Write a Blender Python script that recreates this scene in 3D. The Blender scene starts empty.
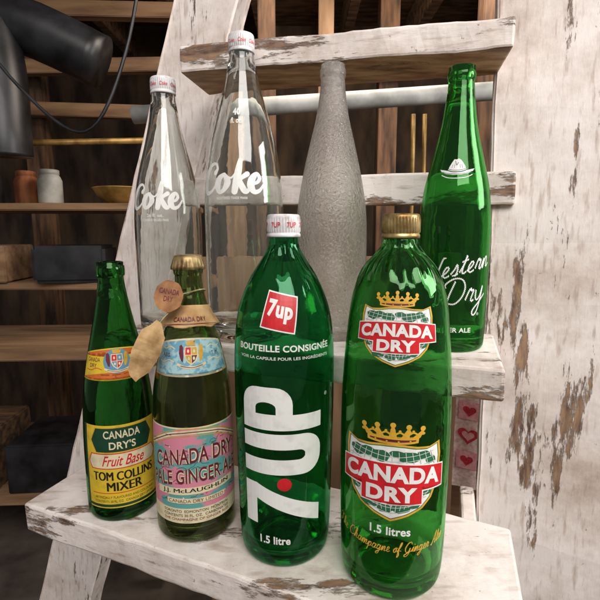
import bpy, bmesh, math, random
from mathutils import Vector, Matrix, noise
random.seed(7)
sc = bpy.context.scene
sc.view_settings.view_transform = 'Standard'
sc.view_settings.look = 'None'
COL = sc.collection

def hx(h):
    h = h.lstrip('#')
    out = []
    for i in (0, 2, 4):
        c = int(h[i:i+2], 16)/255
        out.append(c/12.92 if c <= .04045 else ((c+.055)/1.055)**2.4)
    return (*out, 1)

# ------------------------------------------------------------------ materials
def base_mat(name):
    m = bpy.data.materials.new(name)
    m.use_nodes = True
    nt = m.node_tree
    return m, nt, nt.nodes['Principled BSDF']

def N(nt, t, **kw):
    n = nt.nodes.new(t)
    for k, v in kw.items():
        setattr(n, k, v)
    return n

def noisy(name, c1, c2, scale=20, stretch=(1, 1, 1), rough=.6, bump=.0, metal=0, detail=6, lo=.35, hi=.65):
    m, nt, b = base_mat(name)
    tc = N(nt, 'ShaderNodeTexCoord')
    mp = N(nt, 'ShaderNodeMapping')
    mp.inputs['Scale'].default_value = stretch
    nz = N(nt, 'ShaderNodeTexNoise')
    nz.inputs['Scale'].default_value = scale
    nz.inputs['Detail'].default_value = detail
    cr = N(nt, 'ShaderNodeValToRGB')
    cr.color_ramp.elements[0].position = lo
    cr.color_ramp.elements[0].color = c1
    cr.color_ramp.elements[1].position = hi
    cr.color_ramp.elements[1].color = c2
    L = nt.links.new
    L(tc.outputs['Object'], mp.inputs[0]); L(mp.outputs[0], nz.inputs['Vector'])
    L(nz.outputs[0], cr.inputs[0]); L(cr.outputs[0], b.inputs['Base Color'])
    b.inputs['Roughness'].default_value = rough
    b.inputs['Metallic'].default_value = metal
    if bump:
        bp = N(nt, 'ShaderNodeBump')
        bp.inputs['Strength'].default_value = bump
        bp.inputs['Distance'].default_value = .002
        L(nz.outputs[0], bp.inputs['Height']); L(bp.outputs[0], b.inputs['Normal'])
    return m

def painted_wood(name, stretch, wear=.60, speck=.68, dirt='c3b2a6'):
    m, nt, b = base_mat(name)
    L = nt.links.new
    tc = N(nt, 'ShaderNodeTexCoord')
    mp = N(nt, 'ShaderNodeMapping'); mp.inputs['Scale'].default_value = stretch
    L(tc.outputs['Object'], mp.inputs[0])
    n1 = N(nt, 'ShaderNodeTexNoise'); n1.inputs['Scale'].default_value = 9; n1.inputs['Detail'].default_value = 10; n1.inputs['Roughness'].default_value = .72
    n2 = N(nt, 'ShaderNodeTexNoise'); n2.inputs['Scale'].default_value = 60; n2.inputs['Detail'].default_value = 5
    n3 = N(nt, 'ShaderNodeTexNoise'); n3.inputs['Scale'].default_value = 7; n3.inputs['Detail'].default_value = 9; n3.inputs['Roughness'].default_value=.7
    L(mp.outputs[0], n1.inputs['Vector']); L(mp.outputs[0], n2.inputs['Vector']); L(tc.outputs['Object'], n3.inputs['Vector'])
    c1 = N(nt, 'ShaderNodeValToRGB')
    c1.color_ramp.elements[0].position = .32; c1.color_ramp.elements[0].color = hx(dirt)
    c1.color_ramp.elements[1].position = .56; c1.color_ramp.elements[1].color = hx('eee4de')
    L(n3.outputs[0], c1.inputs[0])
    c2 = N(nt, 'ShaderNodeValToRGB')
    c2.color_ramp.elements[0].position = wear; c2.color_ramp.elements[0].color = (0, 0, 0, 1)
    c2.color_ramp.elements[1].position = wear+.03; c2.color_ramp.elements[1].color = (1, 1, 1, 1)
    L(n1.outputs[0], c2.inputs[0])
    # bare wood varies grey-brown
    cw = N(nt, 'ShaderNodeValToRGB')
    cw.color_ramp.elements[0].position = .35; cw.color_ramp.elements[0].color = hx('6b5040')
    cw.color_ramp.elements[1].position = .65; cw.color_ramp.elements[1].color = hx('a58466')
    L(n2.outputs[0], cw.inputs[0])
    mx = N(nt, 'ShaderNodeMixRGB')
    L(c2.outputs[0], mx.inputs[0]); L(c1.outputs[0], mx.inputs[1]); L(cw.outputs[0], mx.inputs[2])
    c3 = N(nt, 'ShaderNodeValToRGB')
    c3.color_ramp.elements[0].position = .28; c3.color_ramp.elements[0].color = (.60, .52, .46, 1)
    c3.color_ramp.elements[1].position = .45; c3.color_ramp.elements[1].color = (1, 1, 1, 1)
    L(n2.outputs[0], c3.inputs[0])
    mu = N(nt, 'ShaderNodeMixRGB', blend_type='MULTIPLY'); mu.inputs[0].default_value = .8
    L(mx.outputs[0], mu.inputs[1]); L(c3.outputs[0], mu.inputs[2])
    n4 = N(nt, 'ShaderNodeTexNoise'); n4.inputs['Scale'].default_value = 75; n4.inputs['Detail'].default_value = 8; n4.inputs['Roughness'].default_value = .75
    L(tc.outputs['Object'], n4.inputs['Vector'])
    c4 = N(nt, 'ShaderNodeValToRGB')
    c4.color_ramp.elements[0].position = speck; c4.color_ramp.elements[0].color = (0, 0, 0, 1)
    c4.color_ramp.elements[1].position = speck+.04; c4.color_ramp.elements[1].color = (.8, .8, .8, 1)
    L(n4.outputs[0], c4.inputs[0])
    mk = N(nt, 'ShaderNodeMixRGB'); mk.inputs[2].default_value = hx('6f4b32')
    L(c4.outputs[0], mk.inputs[0]); L(mu.outputs[0], mk.inputs[1])
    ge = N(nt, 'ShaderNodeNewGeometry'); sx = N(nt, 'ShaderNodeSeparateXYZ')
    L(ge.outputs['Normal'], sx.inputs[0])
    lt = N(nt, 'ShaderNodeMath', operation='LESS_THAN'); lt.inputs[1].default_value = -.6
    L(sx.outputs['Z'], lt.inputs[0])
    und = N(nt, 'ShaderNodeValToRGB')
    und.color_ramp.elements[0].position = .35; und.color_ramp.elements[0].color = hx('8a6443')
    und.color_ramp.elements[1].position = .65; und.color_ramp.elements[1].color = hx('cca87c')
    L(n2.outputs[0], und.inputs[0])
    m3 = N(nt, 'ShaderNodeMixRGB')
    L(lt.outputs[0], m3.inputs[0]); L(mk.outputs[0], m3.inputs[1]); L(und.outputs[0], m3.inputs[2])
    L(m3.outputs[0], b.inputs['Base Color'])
    b.inputs['Roughness'].default_value = .6
    bp = N(nt, 'ShaderNodeBump'); bp.inputs['Strength'].default_value = .8; bp.inputs['Distance'].default_value = .002
    iv = N(nt, 'ShaderNodeMath', operation='SUBTRACT'); 
    L(n1.outputs[0], iv.inputs[0]); L(c2.outputs[0], iv.inputs[1])
    L(iv.outputs[0], bp.inputs['Height']); L(bp.outputs[0], b.inputs['Normal'])
    return m

def glass(name, col, rough=.0, haze=.1, hcol=(1, 1, 1, 1), bump=0, bscale=60, lo=.45, hi=.75, streak=(1, 1, 1), bdist=.0015):
    m = bpy.data.materials.new(name); m.use_nodes = True
    nt = m.node_tree; nt.nodes.clear(); L = nt.links.new
    out = N(nt, 'ShaderNodeOutputMaterial')
    g = N(nt, 'ShaderNodeBsdfGlass'); g.inputs['Color'].default_value = col
    g.inputs['Roughness'].default_value = rough; g.inputs['IOR'].default_value = 1.5
    tl = N(nt, 'ShaderNodeBsdfTranslucent'); tl.inputs[0].default_value = hcol
    df = N(nt, 'ShaderNodeBsdfDiffuse'); df.inputs[0].default_value = hcol
    m1 = N(nt, 'ShaderNodeMixShader'); m1.inputs[0].default_value = .5
    L(tl.outputs[0], m1.inputs[1]); L(df.outputs[0], m1.inputs[2])
    tc = N(nt, 'ShaderNodeTexCoord')
    mp = N(nt, 'ShaderNodeMapping'); mp.inputs['Scale'].default_value = streak
    nz = N(nt, 'ShaderNodeTexNoise'); nz.inputs['Scale'].default_value = 35; nz.inputs['Detail'].default_value = 7
    L(tc.outputs['Object'], mp.inputs[0]); L(mp.outputs[0], nz.inputs['Vector'])
    mr = N(nt, 'ShaderNodeMapRange'); mr.inputs[1].default_value = lo; mr.inputs[2].default_value = hi
    mr.inputs[3].default_value = haze*.5; mr.inputs[4].default_value = haze*1.6
    L(nz.outputs[0], mr.inputs[0])
    m2 = N(nt, 'ShaderNodeMixShader')
    L(mr.outputs[0], m2.inputs[0]); L(g.outputs[0], m2.inputs[1]); L(m1.outputs[0], m2.inputs[2])
    L(m2.outputs[0], out.inputs[0])
    if bump:
        n2 = N(nt, 'ShaderNodeTexNoise'); n2.inputs['Scale'].default_value = bscale; n2.inputs['Detail'].default_value = 3
        L(tc.outputs['Object'], n2.inputs['Vector'])
        bp = N(nt, 'ShaderNodeBump'); bp.inputs['Strength'].default_value = bump; bp.inputs['Distance'].default_value = bdist
        L(n2.outputs[0], bp.inputs['Height'])
        for x in (g, tl, df):
            L(bp.outputs[0], x.inputs['Normal'])
    return m

G_7UP = glass('glass_emerald', (.37, .76, .52, 1), 0, .035, hx('2a8a58'), .22, 20, lo=.4, hi=.8, bdist=.004)
G_CD = glass('glass_emerald_light', (.49, .80, .49, 1), 0, .035, hx('4a9458'), .22, 20, lo=.4, hi=.8, bdist=.004)
G_DK = glass('glass_dark_green', (.38, .66, .38, 1), 0, .03, hx('3a7048'), .18, 22, bdist=.004)
G_OL = glass('glass_olive', (.64, .71, .50, 1), .02, .07, hx('8b8a64'), .1, 25)
G_WE = glass('glass_bright_green', (.43, .78, .43, 1), 0, .08, hx('468a4c'), .18, 22, lo=.4, hi=.8, bdist=.004)
G_CL = glass('glass_clear', (.975, .985, .975, 1), 0, .03, hx('e4e2da'), .14, 22, streak=(1, 1, .4), bdist=.004)
G_FR = glass('glass_frosted', (1, .995, .985, 1), .09, .17, hx('fff8f2'), .9, 300, streak=(1.2, 1.2, .5), bdist=.0028)

def ink(name, h, rough=.5, var=.12):
    c = hx(h)
    d = tuple(x*(1-var*2.2) for x in c[:3])+(1,)
    return noisy(name, d, c, 90, rough=rough, lo=.3, hi=.5)
WHITE = ink('ink_white', 'efefea', .4, .07)
RED = ink('ink_red', 'd3242b', .4)
BLACK = ink('ink_black', '1c1d1a', .5)
YEL = ink('paper_yellow', 'dfbe30', .55)
CREAM = ink('paper_cream', 'e6d8b2', .6)
GOLD = ink('ink_gold', 'd9a938', .35)
DKGRN = ink('ink_dark_green', '12402a', .5)
MAPGRN = ink('ink_map_green', '2b6b48', .5)
BLUE = ink('paper_blue', '5f93ad', .6)
MAROON = ink('ink_maroon', '6d1f33', .5)
ORNG = ink('ink_orange', 'cf6a2c', .5)
PAPER_MAP = noisy('paper_pink_teal_map', hx('d8869a'), hx('5fa39f'), 30, (1, 1, 1.4), rough=.6, lo=.50, hi=.54, detail=10)
PAPER_SEA = noisy('paper_light_blue_scroll', hx('6ea6ba'), hx('a9cdd2'), 160, rough=.6, lo=.45, hi=.55, detail=4)
TAN = noisy('paper_tan', hx('8d6c40'), hx('cba878'), 60, rough=.85, bump=.6)
COLLAR = noisy('paper_collar_tan', hx('b08350'), hx('dcb684'), 50, rough=.8, bump=.3)
BROWNTAG = noisy('tag_brown', hx('7a4f30'), hx('b07c4e'), 90, rough=.7)
CAPW = noisy('cap_white_enamel', hx('a89e9c'), hx('e4e0e0'), 90, rough=.35, lo=.3, hi=.5)
CAPG = noisy('cap_gold_metal', hx('7e5f30'), hx('d8bd84'), 90, rough=.38, metal=.75)
CAPB = noisy('cap_worn_brass', hx('6a5230'), hx('c3a877'), 90, rough=.45, metal=.6)
STRING = noisy('string', hx('8d7a58'), hx('c8b890'), 200, rough=.9)
WOOD_P_X = painted_wood('painted_wood_shelf', (.35, 1.2, 2.5), .555, .635, 'b5a294')
WOOD_P_Z = painted_wood('painted_wood_rail', (2.6, 2.6, .4), .585, .655, 'bdaa9c')
WOODB = noisy('brown_wood', hx('3a281d'), hx('7b5a3c'), 9, (1, 4, 4), .8, .3)
WOODV = noisy('brown_wood_upright', hx('35251b'), hx('75543a'), 9, (4, 4, .6), .8, .3)
WOODL = noisy('light_wood', hx('7d5e42'), hx('a58566'), 7, (4, 4, .5), .75, .3)
WOODLX = noisy('light_wood_plank', hx('6a4e36'), hx('977655'), 7, (.5, 4, 4), .75, .3)
WOODR = noisy('reddish_wood', hx('6a3822'), hx('a9683f'), 9, (4, 4, .6), .75, .3)
DARKW = noisy('dark_wall', hx('1e1712'), hx('54412f'), 3, (3, 1, 1), .9)
CONC = noisy('concrete_floor', hx('3c342e'), hx('6a5f54'), 6, rough=.9)
PIPEW = noisy('grey_pipe', hx('8f8f8a'), hx('c6c6c0'), 12, rough=.5)
BLK = noisy('black_metal', hx('0e0e10'), hx('2a2a2d'), 12, rough=.4)
BRASS = noisy('brass', hx('7a5c2c'), hx('b08e50'), 20, rough=.45, metal=.4)
CLOTH = noisy('cloth_cream', hx('c9a8a0'), hx('e8d2ca'), 160, rough=.95)
CLOTHR = noisy('cloth_red', hx('a5202f'), hx('cc3c48'), 160, rough=.95)
CLOTHP = noisy('cloth_pink', hx('d48c92'), hx('e6b0b2'), 160, rough=.95)
PLAST = noisy('dull_white_enamel', hx('7c7a74'), hx('aeaca4'), 12, rough=.5)

# ------------------------------------------------------------------ helpers
def mesh_obj(name, verts, faces, mats, midx=None, smooth=True, parent=None):
    me = bpy.data.meshes.new(name)
    me.from_pydata(verts, [], faces)
    for m in mats: me.materials.append(m)
    if midx:
        me.polygons.foreach_set('material_index', midx)
    me.polygons.foreach_set('use_smooth', [smooth]*len(me.polygons))
    me.update()
    o = bpy.data.objects.new(name, me)
    COL.objects.link(o)
    if parent: o.parent = parent
    return o

def tag(o, label, cat, group=None):
    o['label'] = label; o['category'] = cat
    if group: o['group'] = group

def empty(name, loc, rz=0):
    e = bpy.data.objects.new(name, None)
    e.empty_display_size = .02
    e.location = loc; e.rotation_euler = (0, 0, rz)
    COL.objects.link(e)
    return e

def lathe(name, prof, mat, segs=112, rmod=None, parent=None, smooth=True):
    V = []; F = []; rings = []
    for (r, z) in prof:
        if r < 1e-6:
            V.append((0, 0, z)); rings.append([len(V)-1])
        else:
            st = len(V)
            for i in range(segs):
                a = 2*math.pi*i/segs
                rr = r*(rmod(a, z) if rmod else 1)
                V.append((rr*math.sin(a), -rr*math.cos(a), z))
            rings.append(list(range(st, st+segs)))
    for a, b in zip(rings[:-1], rings[1:]):
        for i in range(segs):
            j = (i+1) % segs
            if len(a) == 1: F.append((a[0], b[j], b[i]))
            elif len(b) == 1: F.append((a[i], a[j], b[0]))
            else: F.append((a[i], a[j], b[j], b[i]))
    return mesh_obj(name, V, F, [mat], None, smooth, parent)

def catmull(pts, n=6):
    out = []
    P = [pts[0]]+list(pts)+[pts[-1]]
    for i in range(1, len(P)-2):
        p0, p1, p2, p3 = P[i-1], P[i], P[i+1], P[i+2]
        for k in range(n):
            t = k/n
            out.append(tuple(.5*((2*p1[d])+(-p0[d]+p2[d])*t+(2*p0[d]-5*p1[d]+4*p2[d]-p3[d])*t*t+(-p0[d]+3*p1[d]-3*p2[d]+p3[d])*t**3) for d in range(len(p1))))
    out.append(tuple(pts[-1]))
    return out

class Bottle:
    def __init__(s, label, cat, loc, ctrl, lip, gmat, turn=0, t=.0026, lean=(0, 0), rmod=None, segs=112):
        x, y, z = loc
        rz = -math.atan2(x, y)+math.radians(turn)
        s.e = empty('glass_bottle', loc, rz)
        tag(s.e, label, cat)
        outer = catmull(ctrl, 7)
        s.prof = outer+list(lip)
        r0 = outer[0][0]
        p = [(0, .0075), (r0*.45, .0062), (r0*.8, .0025), (r0*.9, .0004), (r0*.96, .0)] + s.prof
        H = lip[-1][1]
        rt = lip[-1][0]
        p += [(rt-.0012, H+.0008), (rt-.0030, H+.0004), (rt-.0040, H-.002)]
        inn = [(max(s.r(zz)-t, .004), zz) for zz in [H-.006-(H-.02)*k/46 for k in range(46)] if zz > .014]
        rb = rt-.0042
        inn = [(min(r, rb) if zz > H-.03 else r, zz) for r, zz in inn]
        p += inn
        p += [(r0*.93-t, .0125), (r0*.8, .0102), (r0*.4, .0125), (0, .0135)]
        s.body = lathe('glass_body', p, gmat, segs, parent=s.e, rmod=rmod)
    def r(s, z):
        P = s.prof
        if z <= P[0][1]: return P[0][0]
        for a, b in zip(P[:-1], P[1:]):
            if a[1] <= z <= b[1] and b[1] > a[1]:
                return a[0]+(b[0]-a[0])*(z-a[1])/(b[1]-a[1])
        return P[-1][0]

class Art:
    """flat print wrapped round a bottle; u = arc length, z = height"""
    def __init__(s, bottle, name, R, th=0, lift=.00018):
        s.b = bottle; s.R = R; s.th = math.radians(th); s.lift = lift; s.name = name
        s.V = []; s.F = []; s.M = []; s.mats = []; s.k = 0
    def _add(s, bm, mat, layer, warp=None):
        if mat not in s.mats: s.mats.append(mat)
        mi = s.mats.index(mat)
        if warp:
            for v in bm.verts:
                v.co.x, v.co.y = warp(v.co.x, v.co.y)
        step = s.R*.09
        if not bm.verts: return
        for ax, st in ((0, step), (1, .004)):
            lo = min(v.co[ax] for v in bm.verts); hi = max(v.co[ax] for v in bm.verts)
            of = .000137
            k = math.floor((lo-of)/st)+1
            while k*st+of < hi:
                co = [0, 0, 0]; no = [0, 0, 0]; co[ax] = k*st+of; no[ax] = 1
                bmesh.ops.bisect_plane(bm, geom=bm.verts[:]+bm.edges[:]+bm.faces[:], dist=2e-6, plane_co=co, plane_no=no)
                k += 1
        bmesh.ops.triangulate(bm, faces=[f for f in bm.faces if len(f.verts) > 4])
        bm.verts.index_update()
        off = len(s.V); s.k += 1
        lift = s.lift+layer*.00007+s.k*.000004
        for v in bm.verts:
            a = v.co.x/s.R+s.th
            rr = s.b.r(v.co.y)+lift
            s.V.append((rr*math.sin(a), -rr*math.cos(a), v.co.y))
        for f in bm.faces:
            s.F.append([off+v.index for v in f.verts]); s.M.append(mi)
        bm.free()
    def poly(s, pts, mat, layer=0, warp=None):
        bm = bmesh.new()
        vs = [bm.verts.new((p[0], p[1], 0)) for p in pts]
        f = bm.faces.new(vs)
        if len(pts) > 4: bmesh.ops.triangulate(bm, faces=[f], ngon_method='EAR_CLIP')
        s._add(bm, mat, layer, warp)
    def polys(s, lst, mat, layer=0):
        bm = bmesh.new()
        for pts in lst:
            bm.faces.new([bm.verts.new((p[0], p[1], 0)) for p in pts])
        s._add(bm, mat, layer)
    def rect(s, u0, u1, z0, z1, mat, layer=0, rot=0, warp=None):
        cx, cz = (u0+u1)/2, (z0+z1)/2
        c, n = math.cos(rot), math.sin(rot)
        nseg = 10 if warp else 1
        P = [(u0+(u1-u0)*i/nseg, z0) for i in range(nseg+1)]+[(u1-(u1-u0)*i/nseg, z1) for i in range(nseg+1)]
        s.poly([(cx+(a-cx)*c-(b-cz)*n, cz+(a-cx)*n+(b-cz)*c) for a, b in P], mat, layer, warp)
    def disc(s, u, z, ru, rz, mat, layer=0, n=28):
        s.poly([(u+ru*math.cos(6.28318*i/n), z+rz*math.sin(6.28318*i/n)) for i in range(n)], mat, layer)
    def text(s, st, u, z, w, h, mat, layer=1, bold=0, shear=0, rot=0, warp=None, fat=0):
        if fat:
            for k in (-1, 1):
                s.text(st, u+k*fat, z, w, h, mat, layer, bold, shear, rot, warp)
        cu = bpy.data.curves.new('t', 'FONT')
        cu.body = st; cu.offset = bold; cu.shear = shear; cu.resolution_u = 5; cu.fill_mode = 'FRONT'
        if bold: cu.space_character = 1+bold*1.6
        ob = bpy.data.objects.new('t', cu); COL.objects.link(ob)
        dg = bpy.context.evaluated_depsgraph_get()
        me = bpy.data.meshes.new_from_object(ob.evaluated_get(dg))
        bm = bmesh.new(); bm.from_mesh(me)
        bpy.data.objects.remove(ob); bpy.data.curves.remove(cu); bpy.data.meshes.remove(me)
        if not bm.verts: return
        bmesh.ops.remove_doubles(bm, verts=bm.verts, dist=1e-5)
        xs = [v.co.x for v in bm.verts]; ys = [v.co.y for v in bm.verts]
        x0, x1, y0, y1 = min(xs), max(xs), min(ys), max(ys)
        c, n = math.cos(rot), math.sin(rot)
        for v in bm.verts:
            a = (v.co.x-(x0+x1)/2)/(x1-x0)*w; b = (v.co.y-(y0+y1)/2)/(y1-y0)*h
            v.co = (u+a*c-b*n, z+a*n+b*c, 0)
        s._add(bm, mat, layer, warp)
    def stroke(s, pts, wid, mat, layer=1, smooth=5, xf=None, closed=False):
        P = [(p[0], p[1], p[2] if len(p) > 2 else 1.0) for p in pts]
        if smooth: P = catmull(P, smooth)
        if xf: P = [(*xf(p[0], p[1]), p[2]) for p in P]
        n = len(P); Lf = []; Rt = []
        for i in range(n):
            a = P[max(i-1, 0)]; b = P[min(i+1, n-1)]
            dx, dy = b[0]-a[0], b[1]-a[1]; l = math.hypot(dx, dy) or 1
            nx, ny = -dy/l, dx/l; w = wid*P[i][2]/2
            Lf.append((P[i][0]+nx*w, P[i][1]+ny*w)); Rt.append((P[i][0]-nx*w, P[i][1]-ny*w))
        bm = bmesh.new()
        lv = [bm.verts.new((*p, 0)) for p in Lf]; rv = [bm.verts.new((*p, 0)) for p in Rt]
        for i in range(n-1):
            try: bm.faces.new((rv[i], rv[i+1], lv[i+1], lv[i]))
            except ValueError: pass
        for idx, sg in ((0, -1), (n-1, 1)):
            a = P[1] if idx == 0 else P[n-2]
            dx, dy = P[idx][0]-a[0], P[idx][1]-a[1]
            base = math.atan2(dy, dx); r = wid*P[idx][2]/2
            st, en = (rv[idx], lv[idx]) if sg == 1 else (lv[idx], rv[idx])
            arc = [bm.verts.new((P[idx][0]+r*math.cos(base-math.pi/2+math.pi*k/7), P[idx][1]+r*math.sin(base-math.pi/2+math.pi*k/7), 0)) for k in range(1, 7)]
            try: bm.faces.new([st]+arc+[en])
            except ValueError: pass
        s._add(bm, mat, layer)
    def rope(s, pts, wid, mat, layer=1, xf=None, pitch=.0019):
        P = catmull([(p[0], p[1]) for p in pts], 12)
        P = [xf(*p) for p in P]
        Q = [P[0]]; acc = 0
        for a, b in zip(P[:-1], P[1:]):
            l = math.hypot(b[0]-a[0], b[1]-a[1])
            while l > 0 and acc+l >= pitch:
                t = (pitch-acc)/l
                a = (a[0]+(b[0]-a[0])*t, a[1]+(b[1]-a[1])*t)
                Q.append(a); l = math.hypot(b[0]-a[0], b[1]-a[1]); acc = 0
            acc += l
        out = []
        for a, b in zip(Q[:-1], Q[1:]):
            dx, dy = b[0]-a[0], b[1]-a[1]; l = math.hypot(dx, dy) or 1
            dx /= l; dy /= l; nx, ny = -dy, dx
            c = ((a[0]+b[0])/2, (a[1]+b[1])/2)
            pp = []
            for q in range(10):
                t = 6.2832*q/10
                ex = .46*pitch*math.cos(t); ey = wid/2*math.sin(t)
                ex += ey*.6
                pp.append((c[0]+dx*ex+nx*ey, c[1]+dy*ex+ny*ey))
            out.append(pp)
        if out:
            s.polys(out[::2], mat, layer)
            if out[1::2]: s.polys(out[1::2], mat, layer)
    def done(s):
        return mesh_obj(s.name, s.V, s.F, s.mats, s.M, False, s.b.e)

def screw_cap(b, mat, z0, z1, r, artfn=None):
    k = 36
    def rm(a, z):
        t = (z-z0)/(z1-z0)
        return 1+(.022*math.cos(k*a) if .22 < t < .80 else 0)
    h = z1-z0
    pr = [(r*.86, z0), (r*.98, z0), (r*1.0, z0+h*.05), (r*1.0, z0+h*.14), (r*.955, z0+h*.17), (r*.955, z0+h*.21), (r*.985, z0+h*.25),
          (r*.985, z0+h*.76), (r*.985, z0+h*.82), (r*.975, z0+h*.9), (r*.93, z0+h*.97), (r*.85, z1), (r*.5, z1), (0, z1)]
    return lathe('cap', pr, mat, 216, rm, b.e)

def crown_cap(b, mat, z0, z1, r):
    def rm(a, z):
        t = 1-(z-z0)/(z1-z0)
        return 1+.055*max(0, t-.25)*math.cos(21*a)
    h = z1-z0
    pr = [(r*.93, z0), (r*1.06, z0+.0002), (r*1.04, z0+h*.25), (r*.98, z0+h*.5), (r*.93, z0+h*.75), (r*.86, z0+h*.93), (r*.7, z1), (0, z1)]
    return lathe('crown_cap', pr, mat, 210, rm, b.e)

# ------------------------------------------------------------------ shelf ladder
lad = empty('ladder_shelf', (0, .5, -.9))
tag(lad, 'white painted wooden ladder shelf with worn chipped steps', 'shelf')
YAW = math.radians(19)
SX = Vector((math.cos(YAW), -math.sin(YAW), 0))
NN = Vector((math.sin(YAW), math.cos(YAW), 0))

def board(name, o, ax, ay, az, mat, parent, seg=14, wob=.0018, bev=.003):
    bm = bmesh.new()
    bmesh.ops.create_cube(bm, size=1)
    M = Matrix((ax, ay, az)).transposed()
    for v in bm.verts:
        v.co = o+M @ (v.co+Vector((.5, .5, .5)))
    if M.determinant() < 0: bmesh.ops.reverse_faces(bm, faces=bm.faces)
    bmesh.ops.bevel(bm, geom=bm.edges[:], offset=bev, segments=2, affect='EDGES', profile=.5)
    lng = max((ax, ay, az), key=lambda v: v.length)
    for k in range(1, seg):
        bmesh.ops.bisect_plane(bm, geom=bm.verts[:]+bm.edges[:]+bm.faces[:], plane_co=o+lng*k/seg+(ax+ay+az-lng)*.5, plane_no=lng.normalized())
    for v in bm.verts:
        d = noise.noise_vector(v.co*14)*wob+noise.noise_vector(v.co*60)*wob*.6
        d.z = min(d.z, .0004) if abs(az.z) < .05 else d.z
        v.co += d
    me = bpy.data.meshes.new(name); bm.to_mesh(me); bm.free()
    me.materials.append(mat)
    ob = bpy.data.objects.new(name, me); COL.objects.link(ob)
    if parent:
        ob.parent = parent
        ob.matrix_parent_inverse = Matrix.Translation(-parent.location)
    return ob

def pt(x, n, z):
    return Vector((x, (n-math.sin(YAW)*x)/math.cos(YAW), z))
a = pt(-.32, .350, -.034); b_ = pt(.168, .314, -.034)
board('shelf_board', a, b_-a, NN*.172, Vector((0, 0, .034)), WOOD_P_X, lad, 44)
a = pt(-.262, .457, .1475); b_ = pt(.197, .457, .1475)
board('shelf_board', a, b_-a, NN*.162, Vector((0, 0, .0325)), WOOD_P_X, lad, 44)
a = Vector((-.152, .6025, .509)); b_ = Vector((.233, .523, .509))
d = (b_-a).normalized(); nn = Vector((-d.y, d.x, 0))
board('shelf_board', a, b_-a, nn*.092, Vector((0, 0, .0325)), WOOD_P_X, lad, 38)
a = Vector((-.185, .713, .352)); b_ = Vector((.268, .574, .345))
board('cross_bar', a, b_-a, NN*.02, Vector((.0, 0, .041)), WOOD_P_X, lad, 34)
top = Vector((.250, .612, .31+.288)); bot = Vector((.240, .548, .31-.498))
dr = (top-bot)/(top.z-bot.z)
o0 = bot+dr*(-.72); o0b = top+dr*.25
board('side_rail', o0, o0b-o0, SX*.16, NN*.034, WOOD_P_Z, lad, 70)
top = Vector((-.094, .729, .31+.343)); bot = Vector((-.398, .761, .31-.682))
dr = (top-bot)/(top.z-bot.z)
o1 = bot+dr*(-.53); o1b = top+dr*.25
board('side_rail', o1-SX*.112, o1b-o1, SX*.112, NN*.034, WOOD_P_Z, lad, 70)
for x, n0, n1, z in ((-.303, .38, .66, -.035), (.138, .36, .62, -.035), (-.245, .48, .66, .1465)):
    a = pt(x, n0, z-.03)
    board('bracket', a, NN*(n1-n0), SX*.018, Vector((0, 0, .0295)), WOOD_P_X, lad, 6)

# ------------------------------------------------------------------ bottles
Z0 = .0005; Z1 = .1805
def ctr(lst): return [(r, z) for z, r in lst]

# --- A
A = Bottle('dark green glass bottle with yellow mixer label, uncapped', 'bottle', (-.203, .481, Z0),
  ctr([(.0, .0335), (.004, .0365), (.012, .0378), (.05, .038), (.0895, .0378), (.125, .0362), (.152, .0332), (.1824, .0278), (.2162, .0205), (.240, .0160), (.256, .0135), (.262, .0128)]),
  [(.0128, .2635), (.0143, .2645), (.0145, .270), (.0142, .2745), (.0132, .2755), (.0134, .2785)], G_DK, 2)
L = Art(A, 'label', .038)
L.rect(-.046, .046, .018, .1105, YEL, 0)
L.rect(-.046, -.0415, .018, .1105, DKGRN, 1); L.rect(.0415, .046, .018, .1105, DKGRN, 1)
hexa = lambda w, z0, z1, c: [(-w+c, z0), (w-c, z0), (w, (z0+z1)/2), (w-c, z1), (-w+c, z1), (-w, (z0+z1)/2)]
dz = -.003
L.poly(hexa(.035, .0835+dz, .1115+dz, .006), GOLD, 1)
L.poly(hexa(.0338, .0845+dz, .1105+dz, .006), DKGRN, 2)
L.text('CANADA', 0, .1035+dz, .038, .0085, CREAM, 3, .02)
L.text("DRY'S", 0, .0915+dz, .027, .0085, CREAM, 3, .02)
L.poly([(-.035, .0655+dz), (.035, .0655+dz), (.039, .074+dz), (.035, .083+dz), (-.035, .083+dz), (-.039, .074+dz)], RED, 1)
L.poly([(-.034, .0665+dz), (.034, .0665+dz), (.0378, .074+dz), (.034, .082+dz), (-.034, .082+dz), (-.0378, .074+dz)], CREAM, 2)
L.text('Fruit Base', 0, .0745+dz, .044, .0115, RED, 3, .012, .45)
L.text('TOM COLLINS', 0, .0575+dz, .066, .0098, BLACK, 1, 0, fat=.00045)
L.text('MIXER', 0, .0455+dz, .036, .0098, BLACK, 1, 0, fat=.00045)
L.rect(-.036, .036, .0378+dz, .0386+dz, RED, 1)
L.text('ARTIFICIALLY FLAVOURED AND COLOURED', 0, .0335+dz, .066, .0026, BLACK, 1)
L.text('CONTENTS 28 FL. OZ.  CANADA DRY LIMITED', 0, .0288+dz, .066, .0026, BLACK, 1)
L.rect(-.046, .046, .0195, .0225, DKGRN, 1)
L.done()
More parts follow.
